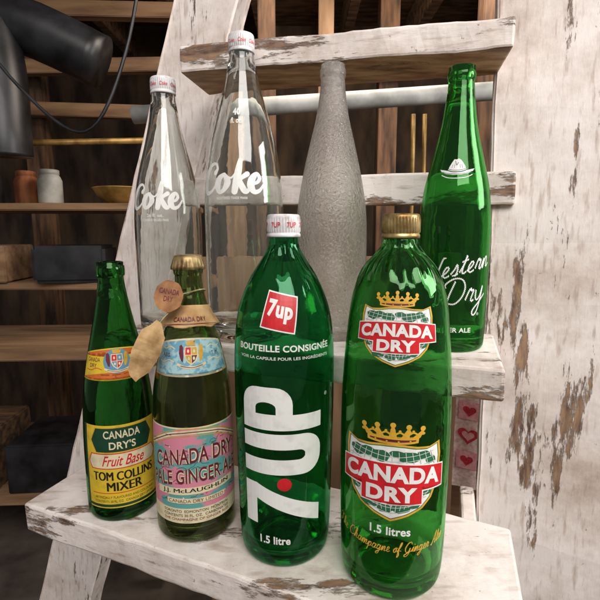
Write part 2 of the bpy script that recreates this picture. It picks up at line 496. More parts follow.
def crest(L, cx, cz, s, q1, q2, q3, q4):
    T = lambda x, y: (cx+x*s, cz+y*s)
    L.poly([T(*p) for p in [(-.0066, .0075), (-.0068, -.001), (-.004, -.006), (0, -.0090), (.004, -.006), (.0068, -.001), (.0066, .0075)]], CREAM, 3)
    L.poly([T(*p) for p in [(-.0056, .0067), (-.0058, .0003), (-.0003, .0003), (-.0003, .0067)]][::-1], q1, 4)
    L.poly([T(*p) for p in [(.0056, .0067), (.0058, .0003), (.0003, .0003), (.0003, .0067)]], q2, 4)
    L.poly([T(*p) for p in [(-.0058, -.0003), (-.0034, -.0050), (-.0003, -.0076), (-.0003, -.0003)]], q3, 4)
    L.poly([T(*p) for p in [(.0058, -.0003), (.0034, -.0050), (.0003, -.0076), (.0003, -.0003)]][::-1], q4, 4)
    for x, y in ((-.003, .0035), (.003, .0035), (-.0024, -.003), (.0024, -.003)):
        L.disc(*T(x, y), .0011*s, .0016*s, CREAM, 5, 8)
    L.poly([T(*p) for p in [(-.0042, .0082), (.0042, .0082), (.0052, .0122), (.0026, .0102), (0, .0130), (-.0026, .0102), (-.0052, .0122)]], GOLD, 4)
    for sg in (-1, 1):
        L.poly([T(sg*x, y) for x, y in [(.0078, -.0062), (.0098, -.0050), (.0096, -.0008), (.0122, .0015), (.0112, .0052), (.0120, .0082), (.0098, .0092), (.0082, .0070), (.0086, .0030), (.0074, -.0010)]][::sg], GOLD if sg > 0 else MAROON, 3)
    L.stroke([T(-.0125, -.0085), T(-.006, -.0108), T(0, -.0112), T(.006, -.0108), T(.0125, -.0085)], .0024*s, CREAM, 4)
    L.stroke([T(-.0100, -.0096), T(0, -.0113), T(.0100, -.0096)], .0006*s, MAROON, 5)
L = Art(A, 'neck_label', .0305)
w = lambda u, z: (u, z-.22*u*u/.06)
L.rect(-.042, .042, .164, .191, YEL, 0, warp=w)
L.rect(-.042, .042, .1652, .1661, ORNG, 1, warp=w); L.rect(-.042, .042, .1889, .1898, ORNG, 1, warp=w)
for sg in (-1, 1):
    L.stroke([(sg*.016, .169), (sg*.022, .1705), (sg*.029, .168), (sg*.036, .1685)], .0010, ORNG, 1)
    L.stroke([(sg*.016, .1855), (sg*.022, .1862), (sg*.029, .1850), (sg*.036, .1850)], .0010, ORNG, 1)
L.disc(0, .1775, .0145, .0128, BLUE, 1)
crest(L, 0, .1775, .95, RED, BLUE, BLUE, RED)
L.text('CANADA', -.0265, .1790, .017, .0044, MAROON, 3)
L.text('DRY', -.0265, .1730, .009, .0040, MAROON, 3)
L.text('TRADE', .0265, .1790, .015, .0040, MAROON, 3)
L.text('MARK', .0265, .1730, .013, .0038, MAROON, 3)
L.done()

# --- B
B = Bottle('olive glass bottle with pink and teal paper label, crown cap', 'bottle', (-.112, .450, Z0),
  ctr([(.0, .036), (.004, .0395), (.012, .0408), (.06, .041), (.11, .0408), (.14, .0398), (.1586, .0380), (.1906, .0318), (.2116, .0258), (.2290, .0205), (.2427, .0168), (.256, .0140), (.266, .0132)]),
  [(.0132, .268), (.0145, .2695), (.0148, .274), (.0135, .2755), (.0132, .284)], G_OL, 0)
crown_cap(B, CAPB, .2735, .288, .0155)
L = Art(B, 'label', .041)
L.rect(-.056, .056, .024, .124, CREAM, 0)
L.rect(-.0545, .0545, .0255, .1225, PAPER_MAP, 1)
L.rect(-.0545, .0545, .0255, .040, CREAM, 2)
rnd = random.Random(11)
for oz, m_, w_ in ((.1085, CREAM, .0042), (.1085, MAROON, .0009), (.1120, GOLD, .0008), (.1050, GOLD, .0008)):
    L.stroke([(-.053, oz-.0060), (-.040, oz+.0010), (-.026, oz+.0075), (-.013, oz+.0100), (0, oz+.0108), (.013, oz+.0100), (.026, oz+.0075), (.040, oz+.0010), (.053, oz-.0060)], w_, m_, 2 if m_ is CREAM else 3)
for k in range(22):
    x0 = -.052+rnd.random()*.09; z0 = .044+rnd.random()*.066
    pts = [(x0, z0)]
    for q in range(7):
        pts.append((pts[-1][0]+.001+rnd.random()*.003, pts[-1][1]+(rnd.random()-.5)*.006))
    L.stroke(pts, .0004, MAROON if k % 2 else DKGRN, 2, 3)
for k in range(54):
    x0 = -.050+rnd.random()*.094; z0 = .043+rnd.random()*.073
    L.rect(x0, x0+.003+rnd.random()*.004, z0, z0+.0005, DKGRN if k % 3 else MAROON, 2)
for k in range(10):
    L.disc(-.05+rnd.random()*.1, .045+rnd.random()*.065, .0009, .0009, CREAM, 2, 8)
tl = lambda c: (lambda u, z: (u, z+.07*u-c*u*u))
for mt, ly, bd in ((CREAM, 3, .06), (MAROON, 4, .016)):
    L.text('CANADA DRY', .0, .0960, .086, .0160, mt, ly, bd, warp=tl(2.2))
    L.text('PALE GINGER ALE', .0, .0750, .098, .0150, mt, ly, bd, warp=tl(1.5))
L.poly([(-.042, .0535), (.042, .0570), (.042, .0645), (-.042, .0610)], CREAM, 3)
L.text('J.J. McLAUGHLIN', 0, .0590, .070, .0055, BLACK, 4, 0, fat=.0002, warp=lambda u, z: (u, z+.04*u))
L.rect(-.030, .030, .0455, .0510, CREAM, 3)
L.text('CANADA DRY LIMITED', 0, .0482, .056, .0035, MAROON, 4)
L.text('TORONTO  EDMONTON  MONTREAL', 0, .0372, .070, .0028, BLACK, 3)
L.text('CONTENTS 30 FL. OZ.  CARBONATED', 0, .0328, .070, .0028, BLACK, 3)
L.text('THE CHAMPAGNE OF GINGER ALES', 0, .0285, .070, .0026, MAROON, 3)
L.done()
L = Art(B, 'neck_label', .034)
w = lambda u, z: (u, z-.20*u*u/.06)
L.rect(-.043, .043, .179, .209, CREAM, 0, warp=w)
L.rect(-.0415, .0415, .1805, .2075, PAPER_SEA, 1, warp=w)
crest(L, 0, .1935, 1.05, RED, GOLD, GOLD, MAROON)
for sg in (-1, 1):
    L.stroke([(sg*.018, .1990), (sg*.024, .2010), (sg*.030, .1985), (sg*.036, .1995)], .0010, CREAM, 2)
    L.stroke([(sg*.018, .1870), (sg*.024, .1885), (sg*.030, .1860), (sg*.036, .1870)], .0010, CREAM, 2)
L.text('REG.', -.0270, .1930, .010, .0035, MAROON, 3)
L.text('T. M.', .0270, .1930, .010, .0035, MAROON, 3)
L.done()
V = []; Fc = []
na, nz_ = 110, 16
for side in (0, 1):
    for i in range(na+1):
        th = math.radians(-150+300*i/na)
        for k in range(nz_+1):
            t = k/nz_
            rag = .0014*noise.noise(Vector((th*2, 5, 1)))+.0004*noise.noise(Vector((th*11, 2, 1)))
            z = .2400-t*(.0200+rag*2)-.0030*(1-math.cos(th))
            cr = noise.noise(Vector((th*2.5, z*70, 3)))*.0012+noise.noise(Vector((th*9, z*240, 8)))*.0002
            r = B.r(z)+.0020+.0034*t*t+cr*(.4+t)-side*.0004
            V.append((r*math.sin(th), -r*math.cos(th), z))
M1 = (na+1)*(nz_+1)
for i in range(na):
    for k in range(nz_):
        q = i*(nz_+1)+k
        Fc.append((q, q+1, q+nz_+2, q+nz_+1)); Fc.append((M1+q, M1+q+nz_+1, M1+q+nz_+2, M1+q+1))
    q = i*(nz_+1)+nz_; Fc.append((q, M1+q, M1+q+nz_+1, q+nz_+1))
    q = i*(nz_+1); Fc.append((q, q+nz_+1, M1+q+nz_+1, M1+q))
col = mesh_obj('paper_collar', V, Fc, [COLLAR], parent=B.e, smooth=True); col['label'] = 'worn tan printed paper collar'
L = Art(B, 'collar_lettering', .026)
cb = type('K', (), {})(); cb.e = B.e; cb.r = lambda z: B.r(z)+.0020+.0034*min(1, max(0, (.2400-z)/.020))**2+.0012
L.b = cb
L.text('CANADA DRY', 0, .2275, .032, .0042, MAROON, 1, .01, warp=lambda u, z: (u, z-2.2*u*u))
L.stroke([(-.026, .2208), (-.013, .2228), (0, .2232), (.013, .2228), (.026, .2208)], .0006, MAROON, 1)
L.done()
def tube(name, pts, r, mat, parent=None, ns=8, sm=6):
    P = [Vector(p) for p in (catmull(pts, sm) if sm else pts)]
    V = []; F = []
    for i, p in enumerate(P):
        d = (P[min(i+1, len(P)-1)]-P[max(i-1, 0)]).normalized()
        u = d.orthogonal().normalized() if i == 0 else (uprev-d*uprev.dot(d)).normalized()
        uprev = u; v = d.cross(u)
        for k in range(ns):
            a = 2*math.pi*k/ns
            V.append(p+(u*math.cos(a)+v*math.sin(a))*r)
    for i in range(len(P)-1):
        for k in range(ns):
            F.append((i*ns+k, i*ns+(k+1) % ns, (i+1)*ns+(k+1) % ns, (i+1)*ns+k))
    F.append(tuple(range(ns-1, -1, -1))); F.append(tuple((len(P)-1)*ns+k for k in range(ns)))
    return mesh_obj(name, V, F, [mat], None, True, parent)
tube('neck_string', [(.0162*math.sin(t), -.0162*math.cos(t), .252+.002*math.sin(t*2)) for t in [i*.35 for i in range(19)]], .0007, STRING, B.e)

def plate(name, outline, th, M, mats, bend=0):
    bm = bmesh.new()
    vs = [bm.verts.new((x, 0, y)) for x, y in outline]
    f = bm.faces.new(vs)
    bmesh.ops.triangulate(bm, faces=[f], ngon_method='EAR_CLIP')
    zs = [v.co.z for v in bm.verts]
    k = min(zs)
    while bend and k < max(zs):
        bmesh.ops.bisect_plane(bm, geom=bm.verts[:]+bm.edges[:]+bm.faces[:], plane_co=(0, 0, k), plane_no=(0, 0, 1)); k += .004
    r = bmesh.ops.extrude_face_region(bm, geom=bm.faces[:])
    for v in r['geom']:
        if isinstance(v, bmesh.types.BMVert): v.co.y += th
    for v in bm.verts:
        if bend: v.co.y += bend*math.sin(v.co.z*90)*.002+noise.noise(v.co*120)*.0012*bend
    bmesh.ops.recalc_face_normals(bm, faces=bm.faces)
    me = bpy.data.meshes.new(name); bm.to_mesh(me); bm.free()
    for m in mats: me.materials.append(m)
    o = bpy.data.objects.new(name, me); COL.objects.link(o); o.matrix_world = M
    return o
def flat_text(name, st, w, h, x, y, mat, parent, rot=0, bold=.01, yoff=-.0003):
    cu = bpy.data.curves.new('t', 'FONT'); cu.body = st; cu.offset = bold; cu.fill_mode = 'FRONT'; cu.align_x = 'CENTER'
    ob = bpy.data.objects.new('t', cu); COL.objects.link(ob)
    me = bpy.data.meshes.new_from_object(ob.evaluated_get(bpy.context.evaluated_depsgraph_get()))
    bpy.data.objects.remove(ob)
    xs = [v.co.x for v in me.vertices]; ys = [v.co.y for v in me.vertices]
    cx, cy = (min(xs)+max(xs))/2, (min(ys)+max(ys))/2; sx = w/(max(xs)-min(xs)); sy = h/(max(ys)-min(ys))
    for v in me.vertices:
        a, b = (v.co.x-cx)*sx, (v.co.y-cy)*sy
        v.co = (x+a*math.cos(rot)-b*math.sin(rot), yoff, y+a*math.sin(rot)+b*math.cos(rot))
    me.materials.append(mat)
    o = bpy.data.objects.new(name, me); COL.objects.link(o); o.parent = parent
    return o
circ = [(.0125*math.cos(t*.2618)*(1.05+.03*math.sin(t*2.1)), .0150*math.sin(t*.2618)*(1+.03*math.cos(t*1.7))) for t in range(24)]
M = Matrix.Translation((-.1225, .4155, .2515)) @ Matrix.Rotation(math.radians(14), 4, 'Z') @ Matrix.Rotation(math.radians(12), 4, 'Y') @ Matrix.Rotation(math.radians(-8), 4, 'X')
t1 = plate('hang_tag', circ, .0012, M, [BROWNTAG]); tag(t1, 'round brown tag hanging from the olive bottle neck', 'tag')
flat_text('lettering', 'CANADA\nDRY', .018, .012, 0, .001, MAROON, t1)
leaf0 = [(.002, .0), (.0065, -.006), (.0105, -.012), (.0110, -.020), (.0125, -.027), (.0110, -.036), (.0095, -.046), (.0050, -.052), (.0015, -.058), (-.0045, -.055), (-.0095, -.050), (-.0110, -.040), (-.0130, -.031), (-.0120, -.021), (-.0115, -.012), (-.0065, -.006), (-.003, .001)]
leaf = []
for i, p in enumerate(leaf0):
    q = leaf0[(i+1) % len(leaf0)]
    for k in range(3):
        t = k/3
        leaf.append((p[0]+(q[0]-p[0])*t+(random.random()-.5)*.0007, p[1]+(q[1]-p[1])*t+(random.random()-.5)*.0007))
M = Matrix.Translation((-.130, .4085, .2285)) @ Matrix.Rotation(math.radians(10), 4, 'Z') @ Matrix.Rotation(math.radians(24), 4, 'Y') @ Matrix.Rotation(math.radians(-12), 4, 'X')
t2 = plate('hang_tag', leaf, .0006, M, [TAN], 1.0); tag(t2, 'ragged tan paper tag tied to the olive bottle', 'tag')
tube('tag_string', [(0, 0, -.003), (.004, .003, .010), (.012, .012, .022)], .0005, STRING, t2, sm=4)

# --- C
def flute(z0, z1, k, amp):
    def f(a, z):
        if z < z0 or z > z1: return 1
        t = math.sin(math.pi*(z-z0)/(z1-z0))**.7
        return 1+amp*t*(1-2*abs(math.sin(k*a/2+z*30)))
    return f
C = Bottle('large emerald glass soda bottle with white lettering and white cap', 'bottle', (-.015, .418, Z0),
  ctr([(.0, .0375), (.003, .0405), (.010, .0432), (.03, .0448), (.06, .0455), (.10, .0464), (.14, .0472), (.18, .0474), (.205, .0468), (.2285, .0447), (.2474, .0402), (.266, .0325), (.280, .0238), (.2896, .0178), (.297, .0142), (.303, .0134)]),
  [(.0132, .305), (.0128, .308), (.0126, .321)], G_7UP, 0, .003, rmod=flute(.266, .304, 14, .024), segs=168)
screw_cap(C, CAPW, .3055, .326, .0155)
class _K: pass
L = Art(C, 'cap_lettering', .0155, lift=.00018)
kb = _K(); kb.e = C.e; kb.r = lambda z: .0156
L.b = kb
for i in range(6):
    L.text('7UP', -.037+i*.0148, .3165, .0088, .0046, RED, 0, .01)
L.done()
L = Art(C, 'lettering', .047)
L.rect(-.0205, .0125, .2265, .2585, WHITE, 0, math.radians(-10))
L.rect(-.0193, .0113, .2277, .2573, RED, 1, math.radians(-10))
L.text('7up', -.004, .2430, .025, .0185, WHITE, 2, .045, rot=math.radians(-10))
L.text('BOUTEILLE CONSIGNÉE', 0.0, .2125, .092, .0072, WHITE, 0, .028)
L.text('VOIR LA CAPSULE POUR LES INGRÉDIENTS', 0, .2035, .088, .0032, WHITE, 0, .01)
def v7(x, y): return (-.004+.039-y, .050+x)
def q7(*p): L.poly([v7(*q) for q in p], WHITE, 0)
L.rect(v7(0, .076)[0], v7(0, .0625)[0], .050-.004, .050+.0365, WHITE, 0)
q7((.0365, .0625), (.0215, .0625), (-.004, .0), (.0125, .0))
L.disc(v7(0, .0355)[0], .050+.0375, .0066, .0062, RED, 2)
def arcp(cx, cy, rx, ry, a0, a1, n=8): return [(cx+rx*math.cos(math.radians(a0+(a1-a0)*i/n)), cy+ry*math.sin(math.radians(a0+(a1-a0)*i/n))) for i in range(n+1)]
x0 = .0465; x1 = .0850; t = .0145
U = [(x0, .076), (x0, .018)]+arcp(x0+.0165, .018, .0165, .018, 180, 270)+arcp(x1-.0165, .018, .0165, .018, 270, 360)+[(x1, .076), (x1-t, .076), (x1-t, .022)]+arcp(x1-t-.005, .022, .005, .006, 0, -90, 4)+arcp(x0+t+.005, .022, .005, .006, 270, 180, 4)+[(x0+t, .076)]
L.poly([v7(*p) for p in U][::-1], WHITE, 0)
x0 = .0885; x1 = .1275; ym = .0522
Pa = [(x0, 0), (x0+t, 0), (x0+t, .028), (x1-.015, .028)]+arcp(x1-.0155, .043, .0155, .015, 270, 360, 6)+[(x1, ym), (x1-.0135, ym)]+arcp(x1-.0185, ym, .005, .0095, 0, -90, 4)+[(x0+t, ym-.0095), (x0+t, ym), (x0, ym)]
Pb = [(x1, ym), (x1, .061)]+arcp(x1-.0155, .061, .0155, .015, 0, 90, 6)+[(x0, .076), (x0, ym), (x0+t, ym), (x0+t, ym+.0095)]+arcp(x1-.0185, ym, .005, .0095, 90, 0, 4)
L.poly([v7(*p) for p in Pa][::-1], WHITE, 0)
L.poly([v7(*p) for p in Pb][::-1], WHITE, 0)
L.text('®', .0415, .167, .0035, .0035, WHITE, 0)
L.text('1.5 litre', -.010, .0315, .0300, .0080, WHITE, 0, .03)
L.done()

# --- D
D = Bottle('large green glass ginger ale bottle with shield logos and gold cap', 'bottle', (.0842, .380, Z0),
  ctr([(.0, .0385), (.003, .0415), (.010, .0445), (.03, .0462), (.068, .0470), (.12, .0475), (.164, .0472), (.19, .0460), (.209, .0448), (.235, .0425), (.253, .0400), (.270, .0356), (.2825, .0290), (.291, .0215), (.298, .0162), (.304, .0145)]),
  [(.0135, .3055), (.0130, .308), (.0128, .320)], G_CD, 0, .003, rmod=flute(.2695, .3045, 16, .036), segs=192)
screw_cap(D, CAPG, .305, .325, .0158)
def cd_logo(L, cx, zt, s, seed):
    T = lambda x, y: (cx+x*s, zt+y*s)
    TC = lambda x, y: T(x*.86, y*.86-.0030)
    def band(y0, y1, w, k, m, ly):
        n = 12; xs = [(-w+2*w*i/n) for i in range(n+1)]
        L.poly([TC(x, y0+k*x*x) for x in xs]+[TC(x*1.03, y1+k*x*x) for x in reversed(xs)], m, ly)
    band(-.0180, -.0122, .0230, 3.0, GOLD, 0)
    band(-.0160, -.0148, .0205, 3.0, MAROON, 1)
    px = (-.0270, -.0140, 0, .0140, .0270); py = (-.0030, -.0014, .0, -.0014, -.0030)
    base = (-.0205, -.0105, 0, .0105, .0205)
    for x, y, b0 in zip(px, py, base):
        yb = -.0130+3*b0*b0
        L.poly([TC(b0-.0040, yb), TC(b0+.0040, yb), TC(x+.0014, y-.002), TC(x-.0014, y-.002)], GOLD, 0)
        L.disc(*TC(x, y), .0022*s, .0021*s, GOLD, 1, 14)
        L.disc(*TC(x, y-.0046), .0020*s, .0012*s, GOLD, 1, 12)
    for i in range(4):
        xa = (base[i]+base[i+1])/2; xm = (px[i]*.5+base[i]*.5+px[i+1]*.5+base[i+1]*.5)/2
        L.stroke([TC(base[i]*1.12, -.0105+3*base[i]**2), TC(xm, -.0066), TC(base[i+1]*1.12, -.0105+3*base[i+1]**2)], .0014*s, GOLD, 1)
        L.disc(*TC(xm, -.0054), .0011*s, .0011*s, GOLD, 2, 10)
        L.disc(*TC(xa, -.0154+3*xa*xa), .0008*s, .0008*s, GOLD, 2, 8)
    def sh(k):
        return [(-.037, -.020), (-.0275, -.0228), (-.018, -.0222), (-.009, -.0208), (0, -.0204), (.009, -.0208), (.018, -.0222), (.0275, -.0228), (.037, -.020),
                (.0385, -.030), (.0378, -.042), (.0352, -.054), (.0310, -.0635), (.0235, -.0710), (.0125, -.0765), (.0, -.0810), (-.0125, -.0765), (-.0235, -.0710), (-.0310, -.0635), (-.0352, -.054), (-.0378, -.042), (-.0385, -.030)]
    def sc2(k): return [(x*k, -.049+(y+.049)*k) for x, y in sh(1)]
    L.poly([T(*p) for p in sc2(1.075)], GOLD, 0)
    L.poly([T(*p) for p in sc2(1.02)], MAPGRN, 1)
    L.poly([T(*p) for p in sc2(.995)], WHITE, 2)
    rnd = random.Random(seed)
    for (mx, my, r, e) in ((-.028, -.0285, .0052, 1.3), (-.019, -.0275, .0044, 1.5), (-.009, -.0290, .0052, 1.3), (.004, -.0265, .0036, 1.5), (.014, -.0290, .0056, 1.4), (.0245, -.0275, .0044, 1.3), (.031, -.0320, .0042, 1.0),
                           (-.0335, -.0395, .003, 1), (.034, -.041, .003, .8), (-.0285, -.0585, .0042, 1), (.0285, -.0585, .0044, 1), (-.018, -.0695, .0052, 1.4), (-.005, -.0725, .0046, 1.3), (.008, -.0715, .0054, 1.3), (.018, -.0680, .0046, 1.2)):
        n = 24
        rad = [r*(.6+.65*rnd.random()) for _ in range(n)]
        L.poly([T(mx+rad[i]*e*math.cos(6.283*i/n), my+rad[i]*.8*math.sin(6.283*i/n)) for i in range(n)], MAPGRN, 3)
    for xx in (-.0335, -.0275, -.0220, -.0165, -.0110, -.0055, .0, .0055, .0110, .0165, .0220, .0275, .0335):
        P = [T(xx*.92, -.0245), T(xx*1.08, -.048), T(xx*.62, -.0765+abs(xx)*.28)]
        L.stroke(P, .0006*s, MAPGRN, 2); L.stroke(P, .00035*s, WHITE, 4)
    for yy, w in ((-.0260, .033), (-.0300, .034), (-.0345, .036), (-.0600, .030), (-.0640, .028), (-.0685, .024), (-.0730, .018)):
        P = [T(-w, yy+.001), T(0, yy-.003), T(w, yy+.001)]
        L.stroke(P, .0006*s, MAPGRN, 2); L.stroke(P, .00035*s, WHITE, 4)
    def bann(w, z0, z1, k, m, ly):
        n = 14
        lo = [(-w+2*w*i/n) for i in range(n+1)]
        pts = [(x, z0-k*x*x) for x in lo]+[(x, z1-k*x*x) for x in reversed(lo)]
        L.poly([T(*p) for p in pts], m, ly)
    bann(.0445, -.0535, -.0335, 2.0, WHITE, 5)
    bann(.0250, -.0680, -.0500, 2.0, WHITE, 5)
    bann(.0435, -.0525, -.0345, 2.0, RED, 6)
    bann(.0240, -.0670, -.0515, 2.0, RED, 6)
    wp = lambda u, z: (u, z-2.0*(u-cx)**2/s)
    L.text('CANADA', cx, zt-.0432*s, .080*s, .0140*s, WHITE, 7, .045, warp=wp)
    L.text('DRY', cx, zt-.0598*s, .040*s, .0128*s, WHITE, 7, .045, warp=wp)
L = Art(D, 'large_logo', .047)
cd_logo(L, -.001, .1635, 1.02, 3)
L.text('1.5 litres', -.001, .0695, .0330, .0075, WHITE, 0, .025)
# flowing one-line script, drawn stroke by stroke
CG = {
 'T': (1.15, [[(.0, 1.5), (.25, 1.75), (.7, 1.6), (1.15, 1.75)], [(.6, 1.65), (.55, .8), (.45, .15), (.2, .0), (.05, .25)]]),
 'h': (.8, [[(0, .1), (.35, 1.1), (.4, 1.75), (.25, 1.6), (.15, .0), (.3, .7), (.5, .85), (.5, .1), (.8, .15)]]),
 'e': (.6, [[(0, .15), (.3, .4), (.4, .75), (.2, .85), (.1, .4), (.25, .0), (.6, .2)]]),
 'C': (1.15, [[(.95, 1.35), (.8, 1.75), (.4, 1.6), (.1, .8), (.3, .05), (.75, .05), (1.1, .4)]]),
 'a': (.75, [[(.5, .75), (.2, .85), (.05, .35), (.25, .0), (.5, .4), (.52, .85), (.5, .1), (.75, .15)]]),
 'm': (1.1, [[(0, .15), (.15, .85), (.15, .0), (.3, .8), (.48, .8), (.48, .0), (.65, .8), (.82, .8), (.82, .05), (1.1, .15)]]),
 'p': (.75, [[(0, .15), (.2, .85), (.1, -.75)], [(.15, .5), (.4, .85), (.55, .4), (.3, .0), (.15, .1)], [(.5, .2), (.75, .15)]]),
 'g': (.75, [[(.5, .75), (.2, .85), (.05, .35), (.25, .05), (.5, .5), (.52, .85), (.45, -.5), (.2, -.8), (.1, -.5), (.75, .15)]]),
 'n': (.75, [[(0, .15), (.15, .85), (.15, .0), (.35, .8), (.5, .75), (.5, .05), (.75, .15)]]),
 'o': (.65, [[(.3, .85), (.05, .45), (.2, .0), (.45, .3), (.35, .85), (.65, .7)]]),
 'f': (.55, [[(0, .15), (.35, 1.2), (.4, 1.75), (.22, 1.4), (.15, -.75), (.35, -.4), (.2, .3), (.55, .3)]]),
 'G': (1.2, [[(.95, 1.4), (.75, 1.75), (.35, 1.55), (.1, .75), (.35, .05), (.75, .15), (.85, .75), (.8, -.3), (.4, -.7), (.2, -.4), (1.1, .2)]]),
 'i': (.4, [[(0, .15), (.2, .85), (.18, .1), (.4, .15)], [(.26, 1.2), (.28, 1.3)]]),
 'r': (.55, [[(0, .15), (.15, .95), (.25, .75), (.4, .75), (.35, .05), (.55, .15)]]),
 'A': (1.15, [[(0, .1), (.2, .0), (.7, 1.7), (.8, 1.7), (.85, .0), (1.1, .15)], [(.3, .6), (.9, .65)]]),
 'l': (.42, [[(0, .15), (.3, 1.2), (.3, 1.75), (.15, 1.4), (.18, .05), (.42, .15)]]),
 's': (.5, [[(0, .15), (.25, .9), (.4, .4), (.2, .0), (.02, .12)]]),
 ' ': (.5, []),
}
def cursive(L, word, xc, y, h, mat, wid, warp):
    tot = sum(CG[c][0] for c in word)*h
    x = xc-tot/2
    for ch in word:
        for st in CG[ch][1]:
            L.stroke([(p[0], p[1], 1.35 if (k+1 < len(st) and abs(st[k+1][1]-p[1]) > .4) else .75) for k, p in enumerate(st)], wid, mat, 0, 4, xf=lambda a, b: warp(x+(a+.25*b)*h, y+b*h))
        x += CG[ch][0]*h
cursive(L, 'The Champagne of Ginger Ales', -.003, .0510, .00520, GOLD, .00068, lambda u, z: (u, z+2.0*u*u))
L.done()
L = Art(D, 'small_logo', .042)
cd_logo(L, -.001, .2660, .71, 5)
L.done()

# --- cola bottles
def soda_script(L, cx, cz, h, m):
    T = lambda x, y: (cx+(x-1.75+.12*(y-.5))*h*.80, cz+(y-.5)*h)
    S = lambda p, w=.175: L.stroke(p, w*h, m, 0, 8, xf=T)
    S([(.92, .72, 1.1), (1.02, .88, .6), (.84, 1.05, .6), (.50, .98, 1.0), (.20, .62, 1.9), (.20, .22, 1.7), (.46, -.02, 1.0), (.84, .08, .6), (1.16, .42, .45)])
    S([(1.44, .64, .7), (1.22, .50, 1.3), (1.14, .24, 1.6), (1.28, .0, .9), (1.52, .08, 1.0), (1.66, .36, 1.5), (1.46, .64, .7)])
    S([(1.62, .55, .45), (1.82, .50, .4), (2.00, .66, .4)])
    S([(2.18, 1.14, 1.0), (2.14, .80, 1.5), (2.08, .35, 1.5), (2.04, .0, 1.3)])
    S([(2.14, .36, .7), (2.34, .52, .9), (2.56, .64, 1.1)])
    S([(2.24, .40, .9), (2.38, .16, 1.3), (2.56, .0, 1.1), (2.76, .14, .5)])
    S([(2.78, .28, .6), (3.04, .34, .7), (3.16, .50, .8), (3.02, .66, .8), (2.82, .50, 1.4), (2.76, .22, 1.6), (2.94, .0, 1.1), (3.20, .06, .7), (3.42, .34, .4)])
K1 = Bottle('clear glass cola bottle with white script and white cap', 'bottle', (-.168, .584, Z1),
  ctr([(.0, .034), (.003, .0375), (.012, .0398), (.05, .0405), (.10, .0412), (.14, .0414), (.165, .0400), (.19, .0362), (.212, .0312), (.235, .0252), (.262, .0190), (.285, .0155), (.294, .0142)]),
  [(.0142, .2955), (.0130, .297), (.0128, .313)], G_CL, 0)
screw_cap(K1, CAPW, .2965, .316, .0152)
L = Art(K1, 'lettering', .0405, -24)
soda_script(L, 0, .1720, .026, WHITE)
L.text('26 fl. oz.', 0.001, .1500, .020, .0038, WHITE, 0, .01)
L.text('CONSERVE EN LIEU FRAIS', 0.001, .1445, .032, .0028, WHITE, 0)
L.done()
K2 = Bottle('tall clear glass cola bottle with white script, 40 ounces', 'bottle', (-.068, .560, Z1),
  ctr([(.0, .040), (.003, .0435), (.012, .0462), (.05, .047), (.10, .0475), (.145, .0476), (.17, .0470), (.193, .0452), (.228, .0398), (.262, .0315), (.296, .0220), (.318, .0170), (.332, .0146)]),
  [(.0144, .334), (.0130, .3355), (.0128, .352)], G_CL, 0)
screw_cap(K2, CAPW, .3350, .3555, .0152)
L = Art(K2, 'lettering', .0455, -20)
soda_script(L, 0, .1900, .030, WHITE)
L.text('REGISTERED TRADE MARK', .002, .1680, .036, .0028, WHITE, 0)
L.text('40', .006, .2640, .0125, .0080, WHITE, 0, .04)
L.text('fl. oz.', .006, .2540, .0175, .0064, WHITE, 0, .025)
L.done()
for kk, zc in ((K1, .3065), (K2, .3455)):
    L = Art(kk, 'cap_lettering', .0153)
    k_ = _K(); k_.e = kk.e; k_.r = lambda z: .01545
    L.b = k_
    for i in range(7):
        L.text('Coke', -.040+i*.0135, zc, .0092, .0042, RED, 0, .005, .3)
    L.done()

# --- F : frosted bottle
F_ = Bottle('frosted clear glass bottle, dusty and uncapped', 'bottle', (.039, .566, Z1),
  ctr([(.0, .037), (.004, .041), (.012, .0430), (.06, .0436), (.12, .0436), (.158, .0420), (.194, .0362), (.229, .0285), (.2635, .0202), (.285, .0165), (.298, .0150), (.308, .0143)]),
  [(.0140, .310), (.0152, .3112), (.0154, .319), (.0142, .3202), (.0142, .3245)], G_FR, 0, .0018)

